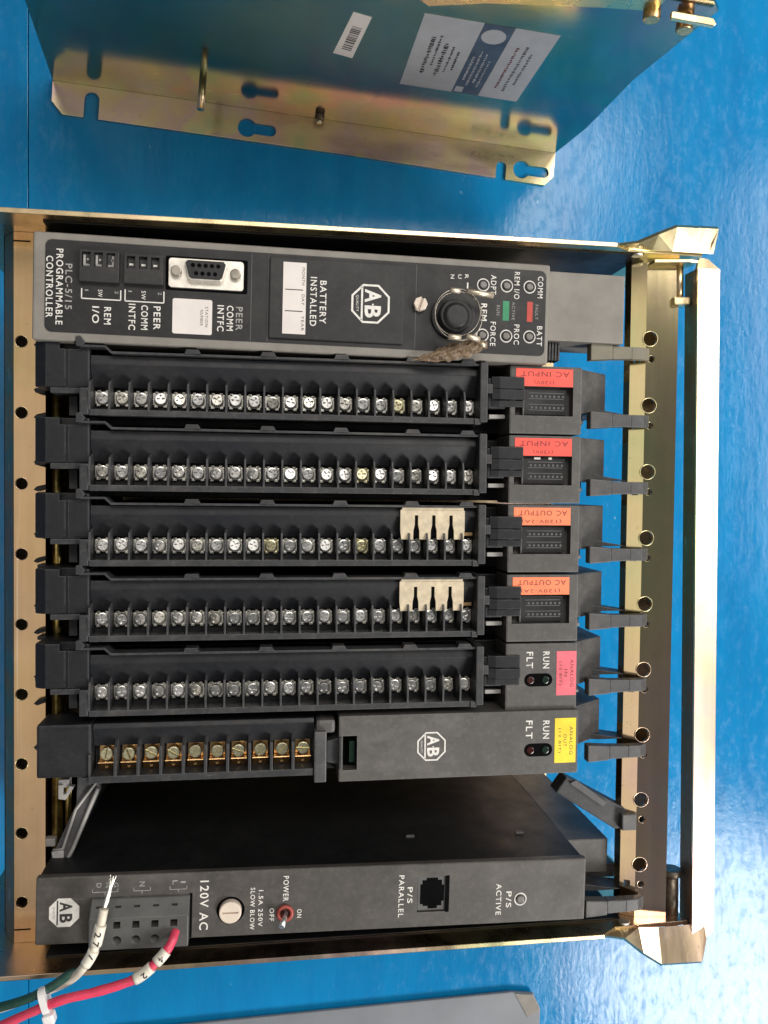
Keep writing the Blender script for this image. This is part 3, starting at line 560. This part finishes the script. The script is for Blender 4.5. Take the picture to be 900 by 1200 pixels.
# key switch
bm = bm_(); cyl(bm, (170.6, 18.2, 172), 9.4, 2.0, 'z', 40, b=0.5); cyl(bm, (170.8, 17.6, 174), 7.2, 4.6, 'z', 36, r2=6.6, b=0.6); cyl(bm, (170.9, 17.3, 178.4), 6.0, 1.6, 'z', 36, r2=4.2, b=0.6)
ks = part('key_switch', bm, 'cover_black', t); part('key_slot', box(bm_(), 168.2, 174, 20.2, 21.0, 178.2, 179.4), 'pit_black', ks)
for x, y, h in ((176.4, 35.6, 'R'), (173.4, 35.4, 'U'), (170.2, 35.2, 'N')): text(t, h, (x, y+0.9, Zp), DN, 1.8, RT, 1.6, 'white_print', 0.02)
bm = bm_(); box(bm, 176.6, 177.2, 29.0, 33.1, Zp-0.02, Zp+0.02); part('printed_bar', bm, 'white_print', t)
text(t, 'REM', (184.4, 24.6, Zp), DN, 7.4, RT, 2.6, 'white_print', 0.02); text(t, 'P', (184.6, 7.6, Zp), DN, 2.0, RT, 2.0, 'white_print', 0.02)
for x, y in ((183.7, 32.5), (194.1, 32.7), (204.3, 32.8), (183.9, 11.1), (194.4, 11.2), (204.8, 11.4)):
    il = part('indicator', ring(bm_(), (x, y, Zp), 2.55, 0.28, 28, 6), 'white_print', t); part('lens', cyl(bm_(), (x, y, Zp-0.2), 1.45, 0.9, 'z', 18, b=0.35), 'lamp_lens', il)
part('color_bar', sheet([(192.7, 17.8), (195.5, 17.8), (195.5, 26.2), (192.7, 26.2)], Zp-0.02, 0.06), 'green_bar', t); part('color_bar', sheet([(203.5, 17.9), (206.0, 17.9), (206.0, 26.5), (203.5, 26.5)], Zp-0.02, 0.06), 'red_bar', t)
tdown(t, 'ACTIVE', 197.4, 26.0, 18.2, 1.3, Zp, 'faded_print', 0.0); tdown(t, 'RUN', 190.6, 24.2, 20.0, 1.4, Zp, 'faded_print', 0.0); tdown(t, 'FAULT', 207.8, 25.4, 19.0, 1.3, Zp, 'faded_print', 0.0)
for s_, xc, a_, b_ in (('COMM', 209.2, 37.6, 28.3), ('BATT', 209.4, 16.2, 7.7), ('REM I/O', 198.7, 38.9, 27.3), ('PROC', 199.1, 16.4, 7.8), ('ADPT', 188.3, 37.0, 28.7), ('FORCE', 188.6, 17.0, 6.7)): tdown(t, s_, xc, a_, b_, 2.4, Zp, 'white_print', 0.012)

# key ring hung over the switch
kr = thing('key_ring', 'wire key loop with pale crimps and crumpled brown tag on the key switch', 'key ring', (-92.4, 58.0, 0), math.radians(-0.75))
part('loop', ring(bm_(), (170.6, 18.0, 181.6), 9.6, 0.24, 40, 8, tilt=(0.08, -0.06)), 'wire_steel', kr); part('loop', ring(bm_(), (171.4, 16.8, 180.9), 10.2, 0.24, 40, 8, tilt=(-0.05, 0.05)), 'wire_steel', kr)
for a_, b_, r in (((167.2, 27.0, 182), (171.4, 26.8, 182), 1.15), ((174.2, 26.9, 182.2), (185.8, 26.0, 181.2), 1.2), ((166.8, 7.8, 182.0), (172.2, 7.6, 182), 1.3), ((174.4, 8.4, 182.4), (180.2, 7.2, 182.0), 1.25), ((181.0, 6.0, 181.0), (183.0, 4.8, 180.6), 1.2)):
    part('crimp', tube(bm_(), [a_, tuple((p+q)/2 for p, q in zip(a_, b_)), b_], r, 10), 'key_steel', kr)
bm = bm_(); NR, NS = 46, 18; rows = []; jr = random.Random(11); fold = [jr.uniform(0, 6.28) for _ in range(6)]
for q in range(NR):                                          # crumpled brown tag: a folded, tapering scrap
    u_ = q/(NR-1); cx_ = 183.5-30*u_; cy_ = 5.6-1.6*math.sin(u_*3.1)-6.8*u_**1.7; cz_ = 180.4-6.2*u_
    r0 = 3.3*(math.sin(min(1, 0.10+u_*0.95)*math.pi)**0.8)*(1-0.45*u_)+0.35; row = []
    for k in range(NS):
        a_ = 2*math.pi*k/NS; rr_ = r0*(1+0.20*math.sin(5*a_+u_*11+fold[0])+0.13*math.sin(9*a_-u_*17+fold[1])+0.10*math.sin(u_*46+3*a_+fold[2]))+jr.uniform(-.16, .16)
        row.append(bm.verts.new((cx_+0.5*math.sin(3*a_+u_*20), cy_+rr_*math.cos(a_), cz_+0.55*rr_*math.sin(a_))))
    rows.append(row)
for a_, b_ in zip(rows, rows[1:]):
    for k in range(NS): bm.faces.new((a_[k], a_[(k+1) % NS], b_[(k+1) % NS], b_[k]))
bm.faces.new(rows[0][::-1]); bm.faces.new(rows[-1]); bmesh.ops.recalc_face_normals(bm, faces=bm.faces[:])
part('tag', bm, 'twine', kr)

# ------------------------------------------------------------------ power supply module
t = thing('power_supply_module', 'dark grey power supply module with 120 volt terminal block, at the bottom', 'module', (-91.2, -186.8, 0), math.radians(-1.05))
part('shell', box(bm_(), 0.6, 233.0, 0.6, 27.2, 14, 168.6, 0.4), 'supply_black', t)
bm = bm_(); box(bm, 0, 233.8, 0, 27.8, 168.4, 172, 0.8, 3); ct = bm_(); box(ct, 157.4, 170.9, 6.6, 22.2, 160, 180); cyl(ct, (77.9, 11.1, 160), 5.9, 30, 'z', 32); box(ct, 22.4, 60.8, -3, 18.6, 160, 180)
part('face', cut(bm, ct), 'supply_grey', t); Zs = 172.06
part('end_block', box(bm_(), 233.2, 253.5, 10.5, 26.6, 14, 150, 0.6), 'supply_grey', t); part('end_foot', box(bm_(), 236, 262, 3, 10, 120, 140, 0.8), 'latch_grey', t)
for x in (157, 210): part('shell_nub', box(bm_(), x, x+4, 26.8, 28.2, 142, 143.5, 0.4), 'module_grey', t)
logo(t, 11.2, 13.2, Zs, 5.9, True)
tdown(t, '120V AC', 67.0, 24.2, 3.4, 3.6, Zs, 'white_print', 0.02)
fz = part('fuse_holder', cyl(bm_(), (77.9, 11.1, 168.5), 5.8, 2.8, 'z', 36, b=0.4), 'pit_black', t)
bm = bm_(); cyl(bm, (77.9, 11.1, 170), 4.6, 4.2, 'z', 36, b=0.6); ct = bm_(); box(ct, 74.6, 81.2, 10.75, 11.45, 173.2, 180); part('fuse_cap', cut(bm, ct), 'fuse_cream', fz)
for s_, xc, a_, b_, h, m in (('1.5A 250V', 90.4, 19.2, 3.7, 1.9, 'white_print'), ('SLOW BLOW', 87.0, 20.4, 2.5, 1.9, 'white_print'), ('POWER', 100.8, 24.8, 14.0, 2.3, 'white_print'), ('OFF', 95.1, 11.3, 5.8, 1.9, 'white_print'), ('ON', 106.7, 10.4, 6.7, 1.9, 'white_print'),
        ('P/S', 154.2, 17.9, 10.9, 2.3, 'white_print'), ('PARALLEL', 150.4, 23.2, 4.8, 2.3, 'white_print'), ('P/S', 198.5, 14.2, 7.0, 2.4, 'white_print'), ('ACTIVE', 193.9, 17.8, 3.9, 2.4, 'white_print')): tdown(t, s_, xc, a_, b_, h, Zs, m, 0.015)
sw = part('toggle_switch', ring(bm_(), (100.7, 9.0, 172.4), 2.9, 0.8, 28, 8), 'red_ring', t); part('switch_pit', cyl(bm_(), (100.7, 9.0, 171.5), 2.9, 0.7, 'z', 24), 'red_lens', sw)
part('toggle_lever', tube(bm_(), [(101.0, 9.0, 172.0), (100.4, 8.2, 175.0), (99.2, 6.4, 178.5)], lambda u_: 0.8+0.5*u_, 12), 'nickel', sw)
# phone-type jack
jk = part('phone_jack', box(bm_(), 157.6, 170.7, 6.8, 22.0, 160, 171.2, 0.3), 'connector_grey', t)
part('jack_gap', box(bm_(), 170.0, 171.6, 6.3, 22.4, 171.4, 172.04), 'pit_black', jk)
part('jack_opening', prism(bm_(), [(158.9, 9.8), (160.2, 9.8), (160.2, 9.0), (162.4, 9.0), (162.4, 7.8), (166.4, 7.8), (166.4, 9.0), (168.4, 9.0), (168.4, 11), (169.4, 11), (169.4, 18), (168.4, 18), (168.4, 20.2), (166.6, 20.2), (166.6, 21.2), (161.6, 21.2), (161.6, 20.2), (159.8, 20.2), (159.8, 18.4), (158.9, 18.4)], 171.0, 171.34), 'pit_black', jk)
il = part('indicator', ring(bm_(), (203.7, 10.6, Zs), 2.6, 0.35, 28, 6), 'white_print', t); part('lens', cyl(bm_(), (203.7, 10.6, Zs-0.2), 1.6, 1.0, 'z', 18, b=0.35), 'lamp_lens', il)
# terminal plug: five columns
bm = bm_(); prism(bm, [(-0.8, 160), (-0.8, 176.6), (12.4, 177.4), (18.6, 172.6), (18.6, 160)], 21.8, 61.2, 'x', 0.5); ct = bm_()
for k in range(5):
    x = 25.3+7.5*k; box(ct, x-1.45, x+1.45, 8.3, 11.2, 172, 190); cyl(ct, (x, 3.2, 166), 1.9, 30, 'z', 20); box(ct, x-1.2, x+1.2, 15.6, 16.3, 173.4, 190)
tb = part('terminal_block', cut(bm, ct), 'connector_grey', t)
part('block_shadow_gap', box(bm_(), 60.9, 62.2, 0.4, 19.2, 171.8, 172.05), 'pit_black', tb)
for x0, x1, s_ in ((22.1, 32.1, 'GND'), (38.5, 45.1, 'N'), (53.0, 59.8, 'L1')):
    bm = bm_(); xm = (x0+x1)/2; box(bm, x0, x1, 20.9, 21.15, Zs-0.02, Zs+0.02); box(bm, x0-0.12, x0+0.12, 20.9, 22.3, Zs-0.02, Zs+0.02); box(bm, x1-0.12, x1+0.12, 20.9, 22.3, Zs-0.02, Zs+0.02); box(bm, xm-0.12, xm+0.12, 19.8, 20.9, Zs-0.02, Zs+0.02)
    part('printed_bracket', bm, 'faded_print', t)
    if s_ == 'GND':
        for c_, x in (('D', 24.6), ('N', 28.2), ('G', 31.4)): tdown(t, c_, x, 24.8, 22.9, 1.9, Zs, 'faded_print', 0.01)
    elif s_ == 'N': tdown(t, 'N', xm, 24.8, 22.8, 2.2, Zs, 'faded_print', 0.01)
    else:
        tdown(t, 'L', 55.0, 24.8, 23.0, 2.0, Zs, 'faded_print', 0.01); tdown(t, '1', 58.2, 24.3, 23.6, 2.0, Zs, 'faded_print', 0.01)

# ------------------------------------------------------------------ wires and cable tie
wp = spline([(-61.9, -167.2, 184), (-63.2, -174, 185), (-65.5, -182.8, 185.4), (-69.2, -189.2, 185.2), (-75.0, -196.4, 181.0), (-83.0, -201.6, 177.5), (-94, -206.8, 175), (-108, -213, 171), (-135, -224, 164)], 8)
ww = thing('white_wire', 'white wire with stripped copper end and printed sleeve, over the terminal block', 'wire')
part('insulation', tube(bm_(), wp, 1.75, 14), 'white_wire', ww)
sr = random.Random(3)
for k in range(7):
    ox, oy = sr.uniform(-.8, .8), sr.uniform(-.8, .8)
    part('strand', tube(bm_(), spline([(-61.9+ox*.6, -167.5, 184+oy*.6), (-60.6+ox, -163.2, 183.6+oy), (-59.6+ox*.8, -159, 183+oy), (-58.6+ox*2, -154.8+sr.uniform(-1.5, 1), 182.4+oy)], 6), 0.33, 6), 'nickel_dark', ww)
def sleeve(parent, path, i0, i1, r, chars, m='white_sleeve'):
    o = part('marker_sleeve', tube(bm_(), path[i0:i1], r, 16), m, parent)
    for (c_, k, h) in chars:
        p = Vector(path[k]); d = (Vector(path[k+1])-Vector(path[k-1])).normalized(); side = Vector((0, 0, 1)).cross(d).normalized()
        text(o, c_, p + d*(-h/2) + Vector((0, 0, r+0.05)), d, h*0.8, side, h, 'dark_print', 0.02)
sleeve(ww, wp, 7, 15, 2.3, (('2', 10, 2.6), ('7', 13, 2.6))); sleeve(ww, wp, 16, 24, 2.2, (('/', 18, 2.2),))
gp = spline([(-72.6, -192.2, 181.5), (-77, -195.0, 181.5), (-83.5, -199.2, 181.2), (-93, -204.2, 179.5), (-108, -210, 175), (-135, -219, 167)], 8)
gw = thing('green_wire', 'dark green wire running beside the white wire to the cable tie', 'wire'); part('insulation', tube(bm_(), gp, lambda u_: 1.75 if u_ > 0.12 else 0.6+1.15*u_/0.12, 14), 'green_wire', gw)
rp = spline([(-35.4, -182.0, 170), (-35.2, -182.4, 177), (-36.8, -185.6, 180.6), (-41.2, -190.2, 182.8), (-48.2, -195.6, 183.8), (-56.3, -198.4, 184), (-66.0, -200.6, 184), (-78, -202.8, 183.8), (-90, -208.2, 181.5), (-108, -217.5, 177), (-135, -230, 169)], 8)
rw = thing('red_wire', 'red wire with two white marker sleeves, plugged into the terminal block', 'wire'); part('insulation', tube(bm_(), rp, lambda u_: 1.8+0.06*math.sin(u_*37)+0.05*math.sin(u_*91), 14), 'red_wire', rw)
sleeve(rw, rp, 19, 26, 2.3, (('4', 22, 2.4),)); sleeve(rw, rp, 27, 35, 2.3, (('2', 30, 2.4),))
ct_ = thing('cable_tie', 'white nylon cable tie around the red and green wires', 'cable tie', (-84.6, -203.6, 182), math.radians(15))
bm = bm_(); pts = rrect(-3.6, 3.6, -2.9, 2.9, 2.4, 5)
prism(bm, [(p[0]*1.5, p[1]*1.05) for p in pts], -1.3, 1.3, 'x'); part('strap', bm, 'nylon', ct_)
part('tie_head', box(bm_(), -2.0, 2.4, -8.6, -4.6, -1.0, 3.4, 0.7), 'nylon', ct_); 

# ------------------------------------------------------------------ the other chassis behind: its side wall, flange, stickers
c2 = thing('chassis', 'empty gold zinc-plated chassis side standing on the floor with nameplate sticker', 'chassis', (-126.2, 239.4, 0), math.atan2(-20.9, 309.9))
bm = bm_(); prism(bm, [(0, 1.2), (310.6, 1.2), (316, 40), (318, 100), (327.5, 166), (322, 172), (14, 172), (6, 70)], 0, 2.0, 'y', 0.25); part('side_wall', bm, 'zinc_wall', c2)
def keyhole(bm, x, y, R0, r, L_):
    a0 = math.asin(r/R0); pts = [(x+R0*math.cos(a0+(2*math.pi-2*a0)*k/20), y+R0*math.sin(a0+(2*math.pi-2*a0)*k/20)) for k in range(21)]
    pts += [(x+L_+r*math.cos(-math.pi/2+math.pi*k/8), y+r*math.sin(-math.pi/2+math.pi*k/8)) for k in range(9)]
    prism(bm, pts, -5, 10, 'z')
bm = prism(bm_(), [(0, 0), (0.2, -12), (6.6, -19.0), (180, -19.6), (305, -21.6), (310.7, -15.4), (310.7, 0)], 0.3, 2.0, 'z', 0.2); ct = bm_()
keyhole(ct, 114.6, -11.6, 5.6, 3.3, 14.4); keyhole(ct, 289.2, -13.6, 5.6, 3.3, 15.0)
prism(ct, [(18.8, -30), (27.4, -30), (27.4, -8)] + [(23.1+4.3*math.cos(math.pi*k/8), -8+4.3*math.sin(math.pi*k/8)) for k in range(1, 8)] + [(18.8, -8)], -5, 10, 'z')
prism(ct, [(272.4, -30), (279.0, -30), (279.0, -13.6)] + [(275.7+3.3*math.cos(math.pi*k/8), -13.6+3.3*math.sin(math.pi*k/8)) for k in range(1, 8)] + [(272.4, -13.6)], -5, 10, 'z')
part('mounting_flange', cut(bm, ct), 'zinc_flange', c2)
bm = bm_(); cyl(bm, (89.4, -17.5, 31), 2.1, 17.5, 'y', 14); pinp = part('stud', bm, 'zinc', c2)
nb = part('ground_nut', cyl(bm_(), (157.9, -3.4, 7.6), 3.2, 3.4, 'y', 6, b=0.3), 'bolt_dark', c2); part('ground_bolt', cyl(bm_(), (157.9, -5.2, 7.6), 1.5, 2.0, 'y', 12), 'nickel_dark', nb)
for x, z in ((298.5, 160.5), (316.5, 156.6)): nb = part('ear_screw', cyl(bm_(), (x, -6.0, z), 3.9, 6.0, 'y', 18, b=0.8), 'copper_strap', c2)
part('bar_end', prism(bm_(), [(306, -3.0), (306, -6.2), (326.5, -6.4), (327.5, -5.4), (326, -3.0)], 163.0, 165.2, 'z', 0.3), 'zinc', c2)
part('front_lip', prism(bm_(), [(200, 137), (214, 142), (224, 146), (252, 152), (275, 157), (300, 161), (300, 173), (150, 173)], -2.0, -0.3, 'y', 0.2), 'zinc', c2)
part('side_wall_far', box(bm_(), 2, 322, 290, 292, 1.2, 172), 'zinc', c2); part('back_plate', box(bm_(), 4, 310, 2.2, 290, 2.4, 4.2), 'zinc', c2)
for x0, x1 in ((8, 24), (296, 310)): part('cross_rail', box(bm_(), x0, x1, 2.2, 289.8, 145, 147, 0.3), 'zinc', c2)
def wall_sheet(pts, off, t=0.12): return prism(bm_(), pts, -off-t, -off, 'y')
lb = part('barcode_sticker', wall_sheet([(160.0, 80.5), (170.4, 78.2), (175.8, 117.6), (166.6, 119.6)], 0.05), 'white_label', c2, None, 'small white barcode sticker')
bm = bm_(); q = random.Random(5); u_ = 86.0
while u_ < 108:
    h_ = q.uniform(0.3, 1.3); o_ = (u_-80)/39*5.8; prism(bm, [(163.2+o_, u_), (168.2+o_, u_-1.1), (168.2+o_, u_-1.1+h_), (163.2+o_, u_+h_)], -0.22, -0.18, 'y'); u_ += h_+q.uniform(0.4, 1.0)
part('barcode', bm, 'dark_print', lb)
for a_, b_, m_ in ((199.0, 228.4, 'plate_label'), (228.5, 243.8, 'plate_blue'), (243.9, 266.4, 'plate_label')): part('nameplate', wall_sheet([(a_, 59.4), (b_, 59.4), (b_+0.8, 128), (a_+0.8, 128)], 0.05), m_, c2)
UPZ, RX = (0, 0, 1), (1, 0, 0)
# the plate's print runs down the wall, as it does on the photograph (too small there to read: short broken strokes)
def strokes(x, z0, z1, wd, m, seed, gap=0.6):
    bm = bm_(); q = random.Random(seed); z = z0
    while z > z1:
        l_ = q.uniform(0.7, 1.9); box(bm, x+q.uniform(0, wd*0.3), x+wd*q.uniform(0.6, 1.0), -0.24, -0.2, z-l_, z); 
        if q.random() < 0.5: box(bm, x, x+wd, -0.24, -0.2, z-l_*0.4, z)
        z -= l_+q.uniform(0.3, gap*2)
    o = part('print', bm, m, c2); o['kind'] = 'stuff'
for x, a_, b_, wd, m_, sd in ((207, 110, 76, 2.4, 'dark_print', 1), (211, 112, 84, 1.6, 'dark_print', 2), (214.5, 106, 74, 2.6, 'dark_print', 3), (219, 104, 78, 1.5, 'dark_print', 4), (222.5, 100, 82, 1.4, 'dark_print', 6),
        (231, 98, 74, 1.5, 'plate_label', 7), (234, 104, 70, 1.4, 'plate_label', 8), (237, 102, 72, 1.5, 'plate_label', 9), (240, 96, 68, 1.2, 'plate_label', 10), (250, 112, 72, 1.7, 'red_print', 11), (254.5, 114, 70, 1.8, 'grey_print', 12), (258.5, 108, 76, 1.6, 'grey_print', 13)): strokes(x, a_, b_, wd, m_, sd)
lg = part('logo', prism(bm_(), [(236.4+6.2*math.cos(k*math.pi/8), 118+6.4*math.sin(k*math.pi/8)) for k in range(16)], -0.24, -0.2, 'y'), 'plate_label', c2)
text(lg, 'AB', (237, 122.5, 0), (0, 0, -1), 9, RX, 5.5, 'plate_blue', 0.02).location = (0, -0.0003, 0)
part('plate_box', wall_sheet([(229.6, 61), (234, 61), (234, 66.5), (229.6, 66.5)], 0.2), 'plate_label', c2)

# ------------------------------------------------------------------ loose grey panel at the bottom
pg = thing('grey_panel', 'loose grey metal panel with clipped corner lying at the bottom edge', 'panel')
part('sheet', prism(bm_(), [(-90, -334.8), (163, -329.4), (177.7, -331.5), (182.7, -342.2), (180, -440), (-90, -440)], 2, 4.4, 'z', 0.8), 'panel_grey', pg)
part('corner_fold', prism(bm_(), [(165, -330.3), (177.2, -332.1), (182.0, -342), (174, -347)], 4.45, 5.2, 'z'), 'beige_grey', pg)
